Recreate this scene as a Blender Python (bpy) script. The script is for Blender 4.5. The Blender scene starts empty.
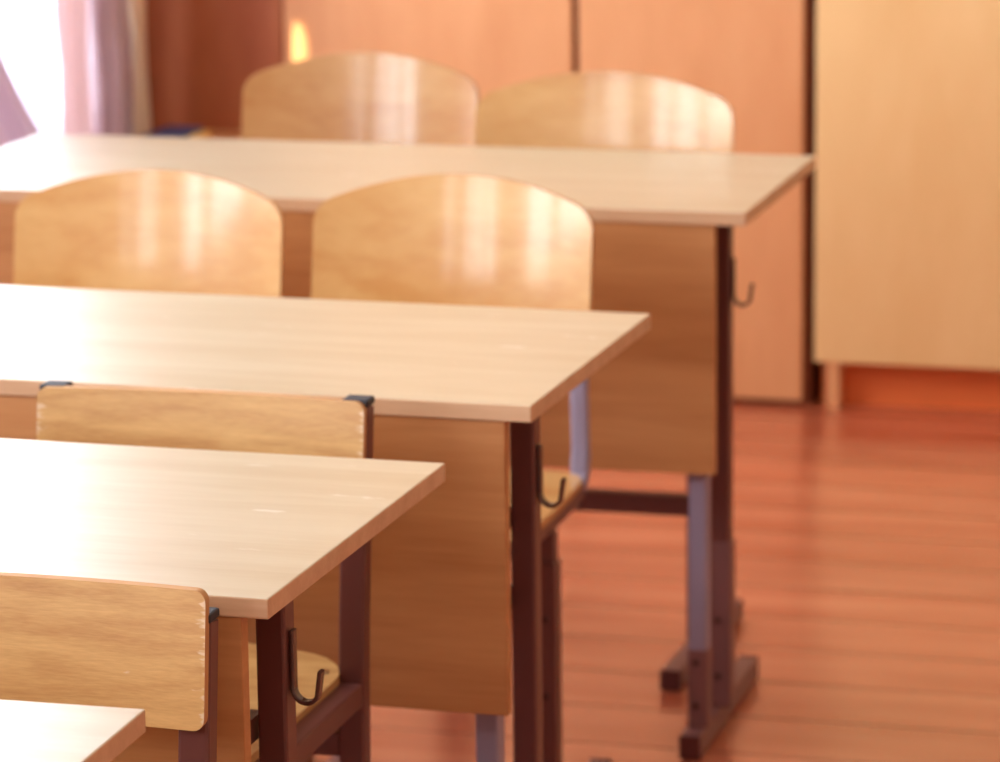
import bpy, bmesh, math, random
from mathutils import Vector, Matrix
random.seed(4)
scene = bpy.context.scene
C = scene.collection
def R(d): return math.radians(d)

# ---------------------------------------------------------------- camera
cam_d = bpy.data.cameras.new('camera'); cam = bpy.data.objects.new('camera', cam_d); C.objects.link(cam)
F, PITCH, ROLL, YAW, H = 3770.4, 0.2100, -0.0117, 0.2735, 0.8189
cp, sp, cy, sy = math.cos(PITCH), math.sin(PITCH), math.cos(YAW), math.sin(YAW)
fw = Vector((-sy*cp, cy*cp, -sp)); rt = Vector((cy, sy, 0)); up = rt.cross(fw)
cr, sr = math.cos(ROLL), math.sin(ROLL)
r2 = cr*rt + sr*up; u2 = -sr*rt + cr*up
M = Matrix((r2, u2, -fw)).transposed().to_4x4(); M.translation = Vector((0, 0, .75+H))
cam.matrix_world = M
cam_d.sensor_width = 36; cam_d.lens = F*36/1000; cam_d.clip_start = .05; cam_d.clip_end = 60
cam_d.dof.use_dof = True; cam_d.dof.focus_distance = 3.05; cam_d.dof.aperture_fstop = 8.5
scene.camera = cam

# ---------------------------------------------------------------- world, exposure, daylight
w = bpy.data.worlds.new('sky'); scene.world = w; w.use_nodes = True
w.node_tree.nodes['Background'].inputs[0].default_value = (.85, .92, 1, 1)
w.node_tree.nodes['Background'].inputs[1].default_value = 1.0
vs = scene.view_settings
vs.view_transform = 'Standard'; vs.look = 'None'; vs.gamma = 1; vs.use_curve_mapping = False; vs.exposure = -0.17
WIN_Z = .40                                                           # the last window reaches lower
WINDOWS = [(-2.3, -.5), (.1, 1.9), (2.5, 4.1), (4.7, 6.6)]          # openings of the left wall along y
SILL, HEAD, XL = .86, 2.65, -2.68
def area(name, loc, rot, sx, sy_, power, col):
    l = bpy.data.lights.new(name, 'AREA'); l.shape = 'RECTANGLE'; l.size = sx; l.size_y = sy_
    l.energy = power; l.color = col
    o = bpy.data.objects.new(name, l); o.location = loc; o.rotation_euler = rot; C.objects.link(o); return o
for i, (a, b) in enumerate(WINDOWS):
    lo = WIN_Z if i == 3 else SILL
    area('daylight', (XL-.19, (a+b)/2, (lo+HEAD)/2), (0, R(-90), 0), HEAD-lo, b-a, (90, 100, 110, 215)[i], (.88, .955, 1))
# added spot lamp: its narrow beam makes the sun patch on the wardrobe
sp_l = bpy.data.lights.new('sun_glint', 'SPOT'); sp_l.energy = 1800; sp_l.color = (1, .86, .55)
sp_l.spot_size = R(2.0); sp_l.spot_blend = .5; sp_l.shadow_soft_size = .01
sp_o = bpy.data.objects.new('sun_glint', sp_l); C.objects.link(sp_o)
tgt = Vector((-2.362, 6.775, .668)); src = Vector((-3.20, 4.15, 2.1)); tgt.y = 6.975
sp_o.location = src; sp_o.rotation_euler = (tgt-src).to_track_quat('-Z', 'Y').to_euler(); sp_o.scale = (.32, 1, 1)

# ---------------------------------------------------------------- materials
def srgb(r, g, b):
    f = lambda c: (c/255/12.92) if c/255 <= .04045 else ((c/255+.055)/1.055)**2.4
    return (f(r), f(g), f(b), 1)
def plain(name, col, rough=.5, spec=.5, metal=0, bump=0, coat=0):
    m = bpy.data.materials.new(name); m.use_nodes = True; nt = m.node_tree; b = nt.nodes['Principled BSDF']
    b.inputs['Roughness'].default_value = rough; b.inputs['Metallic'].default_value = metal
    b.inputs['Specular IOR Level'].default_value = spec; b.inputs['Coat Weight'].default_value = coat
    tc = nt.nodes.new('ShaderNodeTexCoord'); n = nt.nodes.new('ShaderNodeTexNoise'); n.inputs['Scale'].default_value = 9
    nt.links.new(tc.outputs['Object'], n.inputs['Vector'])
    r = nt.nodes.new('ShaderNodeValToRGB'); c = srgb(*col)
    r.color_ramp.elements[0].position = .3; r.color_ramp.elements[1].position = .7
    r.color_ramp.elements[0].color = (c[0]*.93, c[1]*.93, c[2]*.93, 1); r.color_ramp.elements[1].color = c
    nt.links.new(n.outputs['Fac'], r.inputs['Fac']); nt.links.new(r.outputs['Color'], b.inputs['Base Color'])
    if bump:
        bp = nt.nodes.new('ShaderNodeBump'); bp.inputs['Strength'].default_value = bump; bp.inputs['Distance'].default_value = .002
        n2 = nt.nodes.new('ShaderNodeTexNoise'); n2.inputs['Scale'].default_value = 60
        nt.links.new(tc.outputs['Object'], n2.inputs['Vector'])
        nt.links.new(n2.outputs['Fac'], bp.inputs['Height']); nt.links.new(bp.outputs['Normal'], b.inputs['Normal'])
    return m
def wood(name, light, dark, scale=(1.2, 14, 14), rough=.4, spec=.5, contrast=.5, fine=1.0, coat=0, coat_rough=.15, wave=0):
    """veneer or laminate, grain along local x"""
    m = bpy.data.materials.new(name); m.use_nodes = True; nt = m.node_tree; b = nt.nodes['Principled BSDF']
    b.inputs['Roughness'].default_value = rough; b.inputs['Specular IOR Level'].default_value = spec
    b.inputs['Coat Weight'].default_value = coat; b.inputs['Coat Roughness'].default_value = coat_rough
    L = nt.links.new
    tc = nt.nodes.new('ShaderNodeTexCoord'); mp = nt.nodes.new('ShaderNodeMapping'); mp.inputs['Scale'].default_value = scale
    oi = nt.nodes.new('ShaderNodeObjectInfo'); va = nt.nodes.new('ShaderNodeVectorMath'); va.operation = 'ADD'
    sc = nt.nodes.new('ShaderNodeVectorMath'); sc.operation = 'SCALE'; sc.inputs['Scale'].default_value = 7.0
    L(oi.outputs['Location'], sc.inputs[0]); L(tc.outputs['Object'], va.inputs[0]); L(sc.outputs[0], va.inputs[1])
    L(va.outputs[0], mp.inputs['Vector'])
    n = nt.nodes.new('ShaderNodeTexNoise'); n.inputs['Scale'].default_value = 2.2; n.inputs['Detail'].default_value = 6
    n.inputs['Distortion'].default_value = .6
    L(mp.outputs[0], n.inputs['Vector'])
    n2 = nt.nodes.new('ShaderNodeTexNoise'); n2.inputs['Scale'].default_value = 14*fine; n2.inputs['Detail'].default_value = 4
    L(mp.outputs[0], n2.inputs['Vector'])
    mx = nt.nodes.new('ShaderNodeMath'); mx.operation = 'MULTIPLY_ADD'; mx.inputs[1].default_value = .35
    L(n2.outputs['Fac'], mx.inputs[0]); L(n.outputs['Fac'], mx.inputs[2])
    r = nt.nodes.new('ShaderNodeValToRGB')
    r.color_ramp.elements[0].position = .675-.35*contrast*.5; r.color_ramp.elements[1].position = .675+.35*contrast*.5
    r.color_ramp.elements[0].color = srgb(*dark); r.color_ramp.elements[1].color = srgb(*light)
    L(mx.outputs[0], r.inputs['Fac']); L(r.outputs['Color'], b.inputs['Base Color'])
    bp = nt.nodes.new('ShaderNodeBump'); bp.inputs['Strength'].default_value = .12; bp.inputs['Distance'].default_value = .001
    L(n2.outputs['Fac'], bp.inputs['Height']); L(bp.outputs['Normal'], b.inputs['Normal'])
    return m
MAT = dict(
 laminate=wood('beech laminate', (209, 191, 160), (199, 177, 142), (1.2, 12, 12), rough=.32, spec=.85, contrast=1.0),
 edge=wood('laminate edge band', (220, 180, 142), (206, 162, 124), (1.2, 16, 16), rough=.5, contrast=1.0),
 panel=wood('panel laminate', (202, 142, 88), (184, 122, 70), (1.0, 12, 12), rough=.5, contrast=1.0),
 ply=wood('lacquered birch plywood', (226, 180, 116), (208, 150, 84), (2, 6, 6), rough=.38, spec=.5, contrast=1.1, coat=1, coat_rough=.12),
 worn=wood('worn birch plywood', (228, 184, 118), (192, 138, 78), (3, 24, 24), rough=.42, spec=.5, contrast=1.5, fine=1.6, coat=.4, coat_rough=.2),
 ply_edge=plain('plywood edge', (200, 146, 90), .6),
 brown=plain('dark brown painted steel', (108, 60, 54), .38, .5),
 lilac=plain('grey lilac painted steel', (150, 138, 160), .35, .5),
 footm=plain('dusty brown painted steel', (128, 84, 82), .45, .5),
 cap=plain('black plastic', (38, 36, 44), .6),
 capred=plain('dark red plastic', (88, 34, 28), .5),
 steel=plain('zinc plated steel', (200, 198, 196), .25, metal=1),
 hook=plain('brown enamelled steel', (92, 60, 52), .25, .6),
 hole=plain('dark bolt', (60, 24, 20), .5),
 cab=wood('orange veneer', (236, 172, 118), (226, 158, 104), (2, 2, .6), rough=.5, spec=.4, contrast=1.0),
 cabdark=wood('brown veneer', (188, 108, 60), (168, 88, 46), (2, 2, .6), rough=.5, spec=.4, contrast=1.0),  # wardrobe veneer darkened to carry the shade beside the window wall
 cab2=wood('pale orange veneer', (246, 204, 142), (240, 194, 130), (2, 2, .6), rough=.5, spec=.4, contrast=1.0),
 carc=plain('wardrobe carcass', (140, 76, 44), .6),
 plinth=plain('orange red plinth', (240, 122, 58), .55),
 wall_l=plain('mauve wall paint', (206, 176, 194), .8, .2, bump=.1),
 wall_w=plain('warm wall paint', (240, 230, 212), .8, .2, bump=.1),
 wall_o=plain('peach wall paint', (242, 214, 182), .8, .2, bump=.1),
 ceil=plain('white ceiling paint', (236, 232, 224), .9, .1),
 winf=plain('white window paint', (235, 235, 235), .4),
 pink=plain('pale pink paint', (226, 192, 194), .6),
 mauve=plain('mauve cloth', (178, 142, 172), .85, .1),
 pinkc=plain('pale pink cloth', (236, 208, 212), .85, .1),
 cream=plain('cream cloth', (236, 206, 160), .85, .1),
 blue=plain('blue cover', (40, 66, 120), .5), yellow=plain('pale yellow paper', (236, 200, 120), .6),
)
def cloth_mat(name, c1, c2, f):
    m = bpy.data.materials.new(name); m.use_nodes = True; nt = m.node_tree
    b = nt.nodes['Principled BSDF']; b.inputs['Base Color'].default_value = c1; b.inputs['Roughness'].default_value = .9
    t = nt.nodes.new('ShaderNodeBsdfTranslucent'); t.inputs['Color'].default_value = c2
    mx = nt.nodes.new('ShaderNodeMixShader'); mx.inputs[0].default_value = f
    nt.links.new(b.outputs[0], mx.inputs[1]); nt.links.new(t.outputs[0], mx.inputs[2])
    nt.links.new(mx.outputs[0], nt.nodes['Material Output'].inputs['Surface']); return m
MAT['curtain'] = cloth_mat('white sheer cloth', (.93, .93, .96, 1), (.95, .95, 1, 1), .5)
MAT['mauve'] = cloth_mat('mauve drape cloth', srgb(222, 206, 216), srgb(208, 196, 208), .24)
MAT['pinkc'] = cloth_mat('pale pink cloth', srgb(240, 224, 226), srgb(230, 212, 216), .24)
MAT['cream'] = cloth_mat('cream cloth', srgb(252, 238, 214), srgb(250, 226, 190), .3)
def floor_mat():
    m = bpy.data.materials.new('painted floor boards'); m.use_nodes = True; nt = m.node_tree; L = nt.links.new
    b = nt.nodes['Principled BSDF']; b.inputs['Roughness'].default_value = .27; b.inputs['Specular IOR Level'].default_value = .8
    b.inputs['Coat Weight'].default_value = .6; b.inputs['Coat Roughness'].default_value = .22; b.inputs['Coat IOR'].default_value = 1.6
    tc = nt.nodes.new('ShaderNodeTexCoord')
    mp = nt.nodes.new('ShaderNodeMapping'); mp.inputs['Scale'].default_value = (.7, 5, 1); L(tc.outputs['Object'], mp.inputs[0])
    n = nt.nodes.new('ShaderNodeTexNoise'); n.inputs['Scale'].default_value = 2.2; n.inputs['Detail'].default_value = 5; L(mp.outputs[0], n.inputs['Vector'])
    r = nt.nodes.new('ShaderNodeValToRGB'); r.color_ramp.elements[0].position = .34; r.color_ramp.elements[1].position = .68
    r.color_ramp.elements[0].color = srgb(*FLOOR_D); r.color_ramp.elements[1].color = srgb(*FLOOR_L)
    L(n.outputs['Fac'], r.inputs[0])
    # board joints: a dark groove every 0.155 m across y
    sx = nt.nodes.new('ShaderNodeSeparateXYZ'); L(tc.outputs['Object'], sx.inputs[0])
    dv = nt.nodes.new('ShaderNodeMath'); dv.operation = 'DIVIDE'; dv.inputs[1].default_value = .172; L(sx.outputs['Y'], dv.inputs[0])
    fr = nt.nodes.new('ShaderNodeMath'); fr.operation = 'FRACT'; L(dv.outputs[0], fr.inputs[0])
    su = nt.nodes.new('ShaderNodeMath'); su.operation = 'SUBTRACT'; su.inputs[1].default_value = .5; L(fr.outputs[0], su.inputs[0])
    ab = nt.nodes.new('ShaderNodeMath'); ab.operation = 'ABSOLUTE'; L(su.outputs[0], ab.inputs[0])
    mr = nt.nodes.new('ShaderNodeMapRange'); mr.inputs['From Min'].default_value = .465; mr.inputs['From Max'].default_value = .495
    L(ab.outputs[0], mr.inputs['Value'])
    fl = nt.nodes.new('ShaderNodeMath'); fl.operation = 'FLOOR'; L(dv.outputs[0], fl.inputs[0])
    wn = nt.nodes.new('ShaderNodeTexWhiteNoise'); wn.noise_dimensions = '1D'; L(fl.outputs[0], wn.inputs['W'])
    hs = nt.nodes.new('ShaderNodeHueSaturation'); L(r.outputs[0], hs.inputs['Color'])
    m2 = nt.nodes.new('ShaderNodeMapRange'); m2.inputs['To Min'].default_value = .9; m2.inputs['To Max'].default_value = 1.1; L(wn.outputs['Value'], m2.inputs['Value'])
    L(m2.outputs[0], hs.inputs['Value'])
    mi = nt.nodes.new('ShaderNodeMix'); mi.data_type = 'RGBA'; L(mr.outputs[0], mi.inputs['Factor'])
    L(hs.outputs[0], mi.inputs['A']); mi.inputs['B'].default_value = srgb(166, 78, 50)
    L(mi.outputs['Result'], b.inputs['Base Color'])
    bp = nt.nodes.new('ShaderNodeBump'); bp.inputs['Strength'].default_value = .35; bp.inputs['Distance'].default_value = .004; bp.invert = True
    ad = nt.nodes.new('ShaderNodeMath'); ad.operation = 'MULTIPLY_ADD'; ad.inputs[1].default_value = .6; L(n.outputs['Fac'], ad.inputs[0]); L(mr.outputs[0], ad.inputs[2])
    L(ad.outputs[0], bp.inputs['Height']); L(bp.outputs['Normal'], b.inputs['Normal'])
    return m
FLOOR_L, FLOOR_D = (216, 124, 88), (190, 92, 58)
MAT['floor'] = floor_mat()
def add_marks(m, kind):
    """chips along the side edge of a backrest, or pale scuffs on a desk top"""
    nt = m.node_tree; L = nt.links.new; b = nt.nodes['Principled BSDF']; src_ = b.inputs['Base Color'].links[0].from_socket
    tc = nt.nodes.new('ShaderNodeTexCoord'); mp = nt.nodes.new('ShaderNodeMapping'); L(tc.outputs['Object'], mp.inputs[0])
    n = nt.nodes.new('ShaderNodeTexNoise'); n.inputs['Detail'].default_value = 3
    mi = nt.nodes.new('ShaderNodeMix'); mi.data_type = 'RGBA'; L(src_, mi.inputs['A'])
    r = nt.nodes.new('ShaderNodeMapRange'); L(mp.outputs[0], n.inputs['Vector'])
    if kind == 'chips':
        mp.inputs['Scale'].default_value = (60, 60, 260); n.inputs['Scale'].default_value = 1
        sx = nt.nodes.new('ShaderNodeSeparateXYZ'); L(tc.outputs['Object'], sx.inputs[0])
        ab = nt.nodes.new('ShaderNodeMath'); ab.operation = 'ABSOLUTE'; L(sx.outputs['X'], ab.inputs[0])
        e = nt.nodes.new('ShaderNodeMapRange'); e.inputs['From Min'].default_value = .158; e.inputs['From Max'].default_value = .176
        e.inputs['To Max'].default_value = .42; L(ab.outputs[0], e.inputs['Value'])
        n3 = nt.nodes.new('ShaderNodeTexNoise'); n3.inputs['Scale'].default_value = 26; L(tc.outputs['Object'], n3.inputs['Vector'])
        k = nt.nodes.new('ShaderNodeMath'); k.operation = 'MULTIPLY_ADD'; k.inputs[1].default_value = .9; k.inputs[2].default_value = -.45; L(n3.outputs['Fac'], k.inputs[0])
        a0 = nt.nodes.new('ShaderNodeMath'); a0.operation = 'ADD'; L(n.outputs['Fac'], a0.inputs[0]); L(e.outputs[0], a0.inputs[1])
        a = nt.nodes.new('ShaderNodeMath'); a.operation = 'ADD'; L(a0.outputs[0], a.inputs[0]); L(k.outputs[0], a.inputs[1])
        r.inputs['From Min'].default_value = .86; r.inputs['From Max'].default_value = .98; r.inputs['To Max'].default_value = .8; L(a.outputs[0], r.inputs['Value'])
        mi.inputs['B'].default_value = srgb(232, 204, 168)
    else:
        mp.inputs['Scale'].default_value = (7, 26, 1); n.inputs['Scale'].default_value = 2.2
        r.inputs['From Min'].default_value = .70; r.inputs['From Max'].default_value = .74; L(n.outputs['Fac'], r.inputs['Value'])
        r.inputs['To Max'].default_value = .6; mi.inputs['B'].default_value = srgb(236, 228, 216)
    L(r.outputs[0], mi.inputs['Factor']); L(mi.outputs['Result'], b.inputs['Base Color'])
add_marks(MAT['worn'], 'chips'); add_marks(MAT['laminate'], 'scuffs')

# ---------------------------------------------------------------- mesh helpers
def obj(name, bm, mats, parent=None, smooth=False, bevel=0, segs=2):
    me = bpy.data.meshes.new(name); bmesh.ops.recalc_face_normals(bm, faces=bm.faces); bm.to_mesh(me); bm.free()
    for m in (mats if isinstance(mats, (list, tuple)) else [mats]): me.materials.append(MAT[m])
    o = bpy.data.objects.new(name, me); C.objects.link(o)
    if parent: o.parent = parent
    if smooth:
        for p in me.polygons: p.use_smooth = True
    if bevel:
        b = o.modifiers.new('bevel', 'BEVEL'); b.width = bevel; b.segments = segs; b.limit_method = 'ANGLE'
    return o
def box(bm, x0, x1, y0, y1, z0, z1, mi=0):
    vs_ = [bm.verts.new((x, y, z)) for x in (x0, x1) for y in (y0, y1) for z in (z0, z1)]
    for idx in ((0, 1, 3, 2), (4, 6, 7, 5), (0, 4, 5, 1), (2, 3, 7, 6), (0, 2, 6, 4), (1, 5, 7, 3)):
        f = bm.faces.new([vs_[i] for i in idx]); f.material_index = mi
    return bm
def B(*a):
    bm = bmesh.new(); return box(bm, *a)
def sweep(bm, pts, prof, side=Vector((1, 0, 0))):
    """sweep profile [(s,t)] along pts; s is along 'side', t along the path's normal"""
    rings = []
    for i, p in enumerate(pts):
        a = pts[max(i-1, 0)]; b = pts[min(i+1, len(pts)-1)]
        t = (Vector(b)-Vector(a)).normalized(); s = (side - t*side.dot(t)).normalized(); n = t.cross(s)
        rings.append([bm.verts.new(Vector(p)+s*u+n*v) for u, v in prof])
    k = len(prof)
    for r0, r1 in zip(rings, rings[1:]):
        for j in range(k): bm.faces.new((r0[j], r0[(j+1) % k], r1[(j+1) % k], r1[j]))
    bm.faces.new(rings[0][::-1]); bm.faces.new(rings[-1])
    return bm
def rr(w_, h_, r, n=4):
    out = []
    for cx, cy_, a0 in ((w_/2-r, h_/2-r, 0), (-w_/2+r, h_/2-r, 90), (-w_/2+r, -h_/2+r, 180), (w_/2-r, -h_/2+r, 270)):
        for i in range(n+1):
            a = R(a0+90*i/n); out.append((cx+r*math.cos(a), cy_+r*math.sin(a)))
    return out
def circ(r, n=12): return [(r*math.cos(2*math.pi*i/n), r*math.sin(2*math.pi*i/n)) for i in range(n)]
def cyl(bm, p, ax, r, l, n=14):
    return sweep(bm, [Vector(p), Vector(p)+Vector(ax)*l], circ(r, n), Vector((0, 0, 1)) if abs(ax[2]) < .9 else Vector((1, 0, 0)))
def thing(name, label, cat, loc=(0, 0, 0), rz=0, group=None):
    o = bpy.data.objects.new(name, None); o.empty_display_size = .1; C.objects.link(o)
    o.location = loc; o.rotation_euler = (0, 0, rz); o['label'] = label; o['category'] = cat
    if group: o['group'] = group
    return o
def struct(name, bm, m, parent=None, **k):
    o = obj(name, bm, m, parent, **k)
    if not parent: o['kind'] = 'structure'
    return o
def copy_tree(o, parent=None):
    c = o.copy(); C.objects.link(c); c.parent = parent
    for ch in o.children: copy_tree(ch, c)
    return c

# ---------------------------------------------------------------- room shell
YB, YF, XR, ZC = 7.45, -3.0, 3.6, 3.1
struct('floor', B(XL-.3, XR+.2, YF-.2, YB+.2, -.1, 0), 'floor')
struct('ceiling', B(XL-.3, XR+.2, YF-.2, YB+.2, ZC, ZC+.1), 'ceil')
struct('wall_back', B(XL-.3, XR+.2, YB, YB+.2, 0, ZC), 'wall_w')
struct('wall_front', B(XL-.3, XR+.2, YF-.2, YF, 0, ZC), 'wall_w')
struct('wall_right', B(XR, XR+.2, YF, YB, 0, ZC), 'wall_o')
bm = bmesh.new(); ys = [YF] + [v for ab in WINDOWS for v in ab] + [YB]
box(bm, XL-.22, XL, YF, WINDOWS[3][0], 0, SILL); box(bm, XL-.22, XL, WINDOWS[3][0], WINDOWS[3][1], 0, WIN_Z); box(bm, XL-.22, XL, WINDOWS[3][1], YB, 0, SILL); box(bm, XL-.22, XL, YF, YB, HEAD, ZC)
for a, b in zip(ys[::2], ys[1::2]): box(bm, XL-.22, XL, a, b, SILL, HEAD)
struct('wall_left', bm, 'wall_l')
for i, (a, b) in enumerate(WINDOWS):
    bm = bmesh.new(); t = .06; lo = WIN_Z if i == 3 else SILL
    box(bm, XL-.14, XL-.08, a, a+t, lo, HEAD); box(bm, XL-.14, XL-.08, b-t, b, lo, HEAD)
    box(bm, XL-.14, XL-.08, a+t, b-t, lo, lo+t); box(bm, XL-.14, XL-.08, a+t, b-t, HEAD-t, HEAD)
    for k in (1, 2):
        y = a+(b-a)*k/3; box(bm, XL-.14, XL-.08, y-.04, y+.04, lo+t, HEAD-t)
    box(bm, XL-.135, XL-.085, a+t, b-t, 2.12, 2.18)
    wf = struct('window_%d' % (i+1), bm, 'winf')
    struct('window_sill', B(XL-.08, XL+.02, a-.03, b+.03, lo-.03, lo+.004), 'winf', wf, bevel=.006)

# ---------------------------------------------------------------- curtains
def cloth(rows, name, mat, label, cat, folds=7, amp=.018, th=.002, x0=XL+.05, nx=90, depth=.0):
    """rows: (z, y0, y1) from the top down"""
    bm = bmesh.new(); grid = []
    for k, (z, y0, y1) in enumerate(rows):
        row = []
        for i in range(nx+1):
            u = i/nx; wd = (y1-y0)
            a = amp*(1+.3*math.sin(z*9+u*5))
            x = x0 + depth*math.sin(math.pi*u) + a*math.sin(u*folds*2*math.pi + .8*math.sin(z*6)) + .3*a*math.sin(u*folds*5.3+z*11)
            row.append(bm.verts.new((x, y0+wd*u+.006*math.sin(z*21+u*9), z)))
        grid.append(row)
    for r0, r1 in zip(grid, grid[1:]):
        for i in range(nx): bm.faces.new((r0[i], r0[i+1], r1[i+1], r1[i]))
    o = obj(name, bm, mat, smooth=True); s = o.modifiers.new('thickness', 'SOLIDIFY'); s.thickness = th
    o['label'] = label; o['category'] = cat; return o
def interp(keys, n):
    out = []
    for i in range(n+1):
        z = keys[0][0]+(keys[-1][0]-keys[0][0])*i/n
        for a, b in zip(keys, keys[1:]):
            if b[0] <= z <= a[0]+1e-9:
                t = (a[0]-z)/(a[0]-b[0]); out.append((z, a[1]+(b[1]-a[1])*t, a[2]+(b[2]-a[2])*t)); break
    return out
cloth(interp([(2.72, 5.3, 6.30), (1.6, 6.15, 6.34), (1.0, 6.18, 6.355), (.9, 6.04, 6.36), (.84, 5.97, 6.36), (.747, 6.10, 6.36), (.61, 6.22, 6.355), (.42, 6.31, 6.35)], 60),
      'sheer_curtain', 'curtain', 'white sheer curtain drawn together to a point beside the window corner', 'curtain', folds=8, amp=.012, x0=XL+.055, depth=.02)
cloth(interp([(2.72, 6.372, 6.498), (.2, 6.372, 6.498)], 30),
      'drape', 'pinkc', 'pale pink drape hanging between the white sheer curtain and the mauve folds', 'drape', folds=1.4, amp=.007, x0=XL+.065, nx=40)
cloth(interp([(2.72, 4.9, 5.15), (1.5, 4.95, 5.45), (.9, 5.0, 5.87), (.766, 5.02, 6.01), (.63, 5.04, 6.145), (.45, 5.06, 6.29), (.2, 5.08, 6.3)], 60),
      'drape', 'mauve', 'mauve drape swept across below the white sheer curtain at the left edge', 'drape', folds=9, amp=.014, x0=XL+.12, nx=110)
cloth(interp([(2.72, 6.515, 6.725), (.2, 6.515, 6.725)], 30),
      'drape', 'mauve', 'mauve drape hanging in folds between the sheer curtain and the cream drape', 'drape', folds=2.2, amp=.016, x0=XL+.055, nx=50)
cloth(interp([(2.72, 6.745, 6.815), (.2, 6.755, 6.818)], 30),
      'drape', 'cream', 'narrow cream drape hanging in the corner beside the wardrobe', 'drape', folds=1.2, amp=.008, x0=XL+.06, nx=30)

# ---------------------------------------------------------------- wardrobes along the back wall
YW = 6.98
wd = thing('wardrobe', 'orange-brown veneered wardrobe with flush doors beside the window corner', 'wardrobe', (-2.0, YW+.2, 0))
bm = bmesh.new(); box(bm, -.678, .655, -.18, .24, .0, 2.25); obj('carcass', bm, 'carc', wd)
obj('door', B(-.389, .192, -.20, -.182, .012, 2.24), 'cab', wd, bevel=.002)
ld = obj('door', B(-.678, -.392, -.20, -.182, .012, 2.24), 'cabdark', wd, bevel=.002); ld['label'] = 'door darkened for the shade in the window corner'  # soft shade in the window corner, put into a separate darker door
obj('door', B(.206, .643, -.20, -.182, .012, 2.24), 'cab', wd, bevel=.002)
wc = thing('tall_cupboard', 'pale orange veneered cupboard raised on a red plinth, right of the wardrobe', 'cupboard', (-.4, YW+.2, 0))
bm = bmesh.new(); box(bm, -.91, 1.4, -.175, .24, .095, 2.25); obj('carcass', bm, 'carc', wc)
for k in range(2): obj('door', B(-.932+1.17*k, .232+1.17*k, -.20, -.178, .09, 2.24), 'cab2', wc, bevel=.002)
obj('plinth', B(-.926, 1.36, -.150, .22, 0, .0895), 'plinth', wc)
obj('side_foot', B(-.909, -.884, -.195, -.1505, 0, .0895), 'cab', wc)

# ---------------------------------------------------------------- desks
def make_desk(dx=0.0):
    """local origin: front right corner of the top on the floor; x to -1.2, y to .5"""
    t = thing('school_desk', '', 'desk')
    Lg, D = 1.2, .5
    bm = bmesh.new(); box(bm, -Lg, 0, 0, D, .732, .75)
    bm.normal_update()
    for f in bm.faces:
        if abs(f.normal.z) < .5: f.material_index = 1
    obj('tabletop', bm, ['laminate', 'edge'], t, bevel=.0015)
    px = -.028+dx
    pan = obj('modesty_panel', B(-Lg-px, px, .003, .019, .40, .7315), 'panel', t, bevel=.001)
    for s in (0, 1):
        X = lambda a: (a+dx) if s == 0 else (-Lg-a-dx)
        def bx(a0, a1, *r):
            lo, hi = sorted((X(a0), X(a1))); return B(lo, hi, *r)
        foot = obj('foot', bx(-.074, -.046, -.018, .368, 0.002, .035), 'footm', t, bevel=.003)
        obj('end_cap', bx(-.0745, -.0455, -.021, -.0182, .002, .0355), 'capred', foot, bevel=.001)
        obj('end_cap', bx(-.0745, -.0455, .3682, .371, .002, .0355), 'capred', foot, bevel=.001)
        fp = obj('front_post', bx(-.0700, -.0455, .021, .049, .0352, .70), 'lilac', t, bevel=.003)
        obj('sleeve', bx(-.0715, -.0445, .0202, .0502, .0353, .145), 'footm', fp, bevel=.002)
        rp = obj('rear_post', bx(-.0585, -.0315, .120, .148, .0352, .731), 'brown', t, bevel=.003)
        obj('sleeve', bx(-.064, -.029, .118, .150, .0353, .27), 'footm', rp, bevel=.002)
        for (zz, yy, xx, par) in ((.16, .1165, -.047, rp), (.08, .1165, -.047, rp), (.127, .0187, -.06, fp), (.066, .0187, -.06, fp)):
            bm = bmesh.new(); cyl(bm, (X(xx), yy+.002, zz), (0, -1, 0), .0045, .0035, 10); obj('bolt', bm, 'hole', par)
        for zz in (.50, .585):
            obj('side_link', bx(-.0735, -.0625, .0492, .146, zz, zz+.022), 'brown', t)
        obj('top_rail', bx(-.060, -.034, .1482, .44, .706, .731), 'brown', t, bevel=.002)
        # bag hook on the outer side of the rear post
        xo = -.031; r_ = .0125
        pts = [(xo+.0022, .134, .688-.050*k/4) for k in range(5)]
        for k in range(1, 15):
            a = math.pi + 2.7*k/14
            pts.append((xo+.0022+r_+r_*math.cos(a), .134-.0004*k, .638+1.05*r_*math.sin(a)))
        pts.append((xo+.0295, .127, .655))
        pts = [(X(p[0]), p[1], p[2]) for p in pts]
        bm = bmesh.new(); sweep(bm, pts, rr(.011, .004, .0015, 2), Vector((0, 1, 0)))
        hk = obj('bag_hook', bm, 'hook', t, smooth=False)
    obj('stretcher', B(-Lg+.0625-dx, -.0625+dx, .121, .147, .303, .331), 'brown', t, bevel=.003)
    return t
DESKS = [(-.9739, 2.0173, .0168, 0, 'school desk with the nearest pale top, only its corner in view at bottom left'),
         (-.9941, 2.8303, -.0106, 0, 'second nearest school desk, scuffed pale top, with the chipped chair in front of it'),
         (-.9749, 3.5902, -.0124, 0, 'school desk in the middle, glossy pale top, brown hook on its right post'),
         (-1.0060, 4.7866, .0062, -.009, 'farthest school desk, blurred pale top, standing clear on the red floor')]
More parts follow.
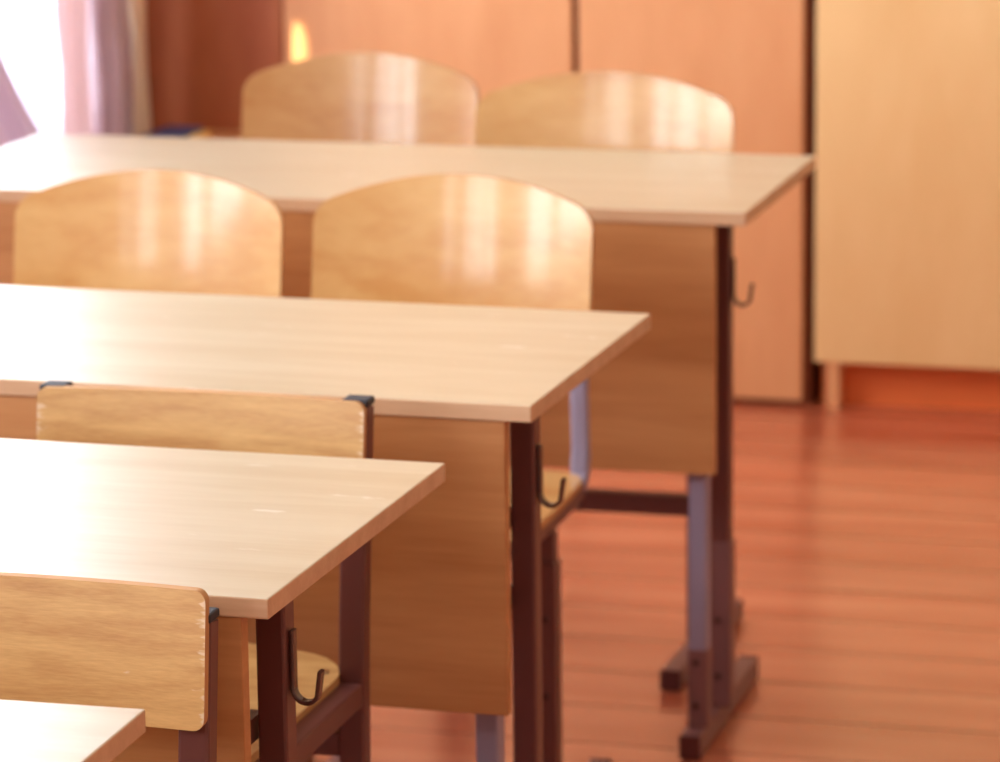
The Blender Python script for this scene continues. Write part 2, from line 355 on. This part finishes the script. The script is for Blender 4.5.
for i, (x, y, a, dx, lab) in enumerate(DESKS):
    d = make_desk(dx) if i in (0, 3) else copy_tree(first)
    if i == 0: first = d
    d.location = (x, y, 0); d.rotation_euler = (0, 0, a); d['label'] = lab; d['group'] = 'two-seat school desks in a row'
    for ch in d.children:
        if ch.name.startswith('modesty_panel'):
            ch.scale.z = (1, 1.06, .94, 1.02)[i]; ch.location = ((0, .003, -.001, -.005)[i], 0, .7315*(1-ch.scale.z))
        elif not ch.name.startswith('tabletop'): ch.location.x = (0, .002, 0, -.006 if ch.name[:4] in ('rear', 'bag_') else -.002)[i]
        if ch.name.startswith('stretcher') and i in (1, 2): ch.location.z = -.04
        if ch.name.startswith('bag_hook'): ch.location.z = (0, -.003, -.011, -.024)[i]
    if i == 3: d.scale = (1, 1.02, 1)

# ---------------------------------------------------------------- chairs with curved backs on T-shaped legs
def shell(outline, fy, th, nx=48, nz=10):
    """board between the outline functions; outline(u)->(x, z0, z1), fy(x, z)->y of the front face"""
    bm = bmesh.new(); F_, K = [], []
    for i in range(nx+1):
        x, z0, z1 = outline(i/nx)
        F_.append([bm.verts.new((x, fy(x, z0+(z1-z0)*j/nz), z0+(z1-z0)*j/nz)) for j in range(nz+1)])
        K.append([bm.verts.new((x, fy(x, z0+(z1-z0)*j/nz)+th, z0+(z1-z0)*j/nz)) for j in range(nz+1)])
    for i in range(nx):
        for j in range(nz):
            bm.faces.new((F_[i][j], F_[i+1][j], F_[i+1][j+1], F_[i][j+1])).material_index = 0
            bm.faces.new((K[i][j], K[i][j+1], K[i+1][j+1], K[i+1][j])).material_index = 0
        for j in (0, nz):
            f = bm.faces.new((F_[i][j], F_[i+1][j], K[i+1][j], K[i][j])); f.material_index = 1
    for i in (0, nx):
        for j in range(nz):
            f = bm.faces.new((F_[i][j], F_[i][j+1], K[i][j+1], K[i][j])); f.material_index = 1
    return bm
def outline_fn(hw, zb, zs, zt, r, power=2.0):
    """board of half width hw; bottom zb, shoulder zs, crown zt, corner radius r"""
    def f(u):
        s = -math.cos(math.pi*u); s = s*.97 + (2*u-1)*.03; x = hw*s
        d = max(0.0, abs(x)-(hw-r)); c = r-math.sqrt(max(0, r*r-d*d))
        top = zt-(zt-zs)*(abs(x)/hw)**power
        return x, zb+c, top-c
    return f
def seat_bm(hw, y0, y1, z, th, dip, r=.05, bulge=0):
    bm = bmesh.new(); n, m = 20, 14; T_, U = [], []
    for i in range(n+1):
        s = -math.cos(math.pi*i/n); s = s*.95+(2*i/n-1)*.05; x = hw*s
        d = max(0.0, abs(x)-(hw-r)); c = r-math.sqrt(max(0, r*r-d*d))
        a, b = y0+c, y1-c-bulge*s*s; ra, rb = [], []
        for j in range(m+1):
            y = a+(b-a)*j/m; t = (y-y0)/(y1-y0)
            zz = z - dip*math.sin(math.pi*min(1, t*1.1))*(1-.35*s*s) - .014*max(0, 1-t/.14)**2
            ra.append(bm.verts.new((x, y, zz))); rb.append(bm.verts.new((x, y, zz-th)))
        T_.append(ra); U.append(rb)
    for i in range(n):
        for j in range(m):
            bm.faces.new((T_[i][j], T_[i+1][j], T_[i+1][j+1], T_[i][j+1])); bm.faces.new((U[i][j], U[i][j+1], U[i+1][j+1], U[i+1][j]))
        for j in (0, m): bm.faces.new((T_[i][j], T_[i+1][j], U[i+1][j], U[i][j])).material_index = 1
    for i in (0, n):
        for j in range(m): bm.faces.new((T_[i][j], T_[i][j+1], U[i][j+1], U[i][j])).material_index = 1
    return bm
def fix_smooth(o):
    me = o.data
    for p in me.polygons: p.use_smooth = True
    mi = {}
    for p in me.polygons:
        for ek in p.edge_keys: mi.setdefault(ek, []).append(p.material_index)
    for e in me.edges: e.use_edge_sharp = len(set(mi[tuple(sorted(e.vertices))])) > 1
def make_round_chair():
    """origin on the floor below the back; faces -y"""
    t = thing('school_chair', '', 'chair')
    hw = .1885; tilt = math.tan(R(9))
    fy = lambda x, z: .036*(1-(abs(x)/hw)**2) - .036 + (z-.775)*tilt
    b = obj('backrest', shell(outline_fn(hw, .628, .781, .819, .022, 2.0), fy, .010), ['ply', 'ply_edge'], t); fix_smooth(b)
    s = obj('seat', seat_bm(.185, -.40, -.045, .447, .010, .010), ['ply', 'ply_edge'], t); fix_smooth(s)
    for sg in (-1, 1):
        X = sg*.172; q = lambda z: sg*(.172-.012*min(1, max(0, (z-.45)/.25)))
        pts = [Vector((X, -.36, .424)), Vector((X, -.10, .424)), Vector((X, -.065, .428)), Vector((X, -.045, .442)), Vector((q(.47), -.036, .47)),
               Vector((q(.52), -.031, .52)), Vector((q(.58), -.024, .58)), Vector((q(.63), -.0205, .63)), Vector((q(.7), -.0075, .70)), Vector((q(.755), .003, .755))]
        bm = bmesh.new(); sweep(bm, pts[:3], rr(.022, .024, .004, 3)); rail = obj('seat_rail', bm, 'brown', t)
        bm = bmesh.new(); sweep(bm, pts[3:], rr(.024, .014, .006, 4)); obj('back_post', bm, 'lilac', t, smooth=True)
        bm = bmesh.new(); sweep(bm, pts[2:5], rr(.0238, .020, .005, 3)); obj('bend', bm, 'lilac', rail)
        ft = obj('foot', B(X-.014, X+.014, -.41, .055, .002, .03), 'footm', t, bevel=.003)
        obj('end_cap', B(X-.0145, X+.0145, -.413, -.4102, .002, .0305), 'capred', ft)
        obj('end_cap', B(X-.0145, X+.0145, .0552, .058, .002, .0305), 'capred', ft)
        lg = obj('leg', B(X-.011, X+.011, -.222, -.198, .35, .4118), 'brown', t, bevel=.003)
        obj('sleeve', B(X-.014, X+.014, -.226, -.195, .0302, .372), 'brown', lg, bevel=.003)
        for zz in (.30, .20):
            bm = bmesh.new(); cyl(bm, (X, -.2245, zz), (0, -1, 0), .0045, .0035, 10); obj('bolt', bm, 'hole', lg)
        for yy in (-.32, -.10):
            bm = bmesh.new(); cyl(bm, (sg*.165, yy, .4365), (0, 0, 1), .005, .009, 10); obj('screw', bm, 'steel', s)
    obj('crossbar', B(-.1609, .1609, -.223, -.199, .385, .409), 'brown', t, bevel=.002)
    return t
RC = [(-1.342, 4.600, 0, 'wooden chair with arched back, right of the two between the middle and farthest desks'),
      (-1.757, 4.600, R(1), 'wooden chair with arched back, left of the two between the middle and farthest desks'),
      (-1.350, 5.43, R(-1), 'lower arched wooden chair behind the farthest desk, in front of the wardrobe gap'),
      (-1.803, 5.66, R(2), 'taller arched wooden chair with bright streaks, leftmost behind the farthest desk')]
RCS = [(.985, 1, .999), (.98, 1, .99), (1.05, .85, 1.032), (1.02, 1.02, 1.02)]
for i, (x, y, a, lab) in enumerate(RC):
    if i == 0: rc0 = make_round_chair(); c_ = rc0
    else: c_ = copy_tree(rc0)
    c_.location = (x, y, 0); c_.rotation_euler = (0, 0, a); c_.scale = RCS[i]
    c_['label'] = lab; c_['group'] = 'arched-back plywood school chairs'

# ---------------------------------------------------------------- older chairs with straight backs on four square legs
def make_square_chair(zt):
    t = thing('school_chair', '', 'chair')
    hw = .1745
    fy = lambda x, z: .010*(1-(abs(x)/hw)**2) - .010 + (z-.72)*math.tan(R(7))
    b = obj('backrest', shell(outline_fn(hw, .653, .7675, .7685, .010, 2), fy, .010), ['worn', 'ply_edge'], t, bevel=0); fix_smooth(b)
    s = obj('seat', seat_bm(.153, -.36, .052, .495, .010, .006, .045, bulge=.05), ['worn', 'ply_edge'], t); fix_smooth(s)
    for sg in (-1, 1):
        X = sg*.162
        yk = lambda z: .0115 + (z-.72)*math.tan(R(7)) if z > .52 else .0115-.2*math.tan(R(7)) - (.52-z)*.03
        pts = [Vector((X, yk(z), z)) for z in (.003, .26, .50, .54, .64, zt)]
        bm = bmesh.new(); sweep(bm, pts, rr(.027, .024, .003, 2)); lg = obj('rear_leg', bm, 'brown', t)
        obj('end_cap', B(X-.0138, X+.0138, yk(zt)-.013, yk(zt)+.013, zt+.0005, zt+.0085), 'cap', lg, bevel=.002)
        bm = bmesh.new(); sweep(bm, [Vector((X, -.33, .003)), Vector((X, -.325, .4595))], rr(.026, .026, .003, 2)); obj('front_leg', bm, 'brown', t)
        obj('seat_rail', B(X-.0125, X+.0125, -.339, -.026, .460, .484), 'brown', t, bevel=.002)
        obj('side_brace', B(X-.010, X+.010, -.3135, -.012, .20, .22), 'brown', t, bevel=.002)
        for yy in (-.27, -.03):
            bm = bmesh.new(); cyl(bm, (sg*.135, yy, .487), (0, 0, 1), .0055, .0085, 10); obj('screw', bm, 'steel', s)
    obj('crossbar', B(-.1485, .1485, -.026, -.004, .405, .43), 'brown', t, bevel=.002)
    obj('crossbar', B(-.1495, .1495, -.333, -.311, .460, .482), 'brown', t, bevel=.002)
    obj('crossbar', B(-.1485, .1485, -.024, -.002, .460, .482), 'brown', t, bevel=.002)
    return t
SC = [(-1.204, 2.780, R(1), 'worn chair with straight plywood back behind the nearest desk, chipped right edge'),
      (-1.294, 3.493, 0, 'chair with straight plywood back and black caps tucked against the middle desk')]
for i, (x, y, a, lab) in enumerate(SC):
    c_ = make_square_chair((.738, .760)[i])
    c_.location = (x, y, 0); c_.rotation_euler = (0, 0, a)
    c_['label'] = lab; c_['group'] = 'straight-back plywood school chairs'

# ---------------------------------------------------------------- small things at the back
st = thing('side_stand', 'small wooden stand under the blue book, behind the farthest desk', 'stand', (-2.478, 6.78, 0))
obj('top', B(-.103, .14, -.15, .15, .495, .513), 'panel', st, bevel=.002)
for sx_ in (-.085, .12):
    for sy_ in (-.13, .13): obj('leg', B(sx_-.012, sx_+.012, sy_-.012, sy_+.012, 0, .495), 'panel', st)
bk = thing('book', 'closed blue book lying just beyond the back left of the farthest desk', 'book', (-2.527, 6.72, .513))
obj('cover', B(-.045, .032, -.08, .08, 0, .026), 'blue', bk, bevel=.003)
obj('pages', B(.0322, .048, -.075, .075, .003, .020), 'yellow', bk, bevel=.002)
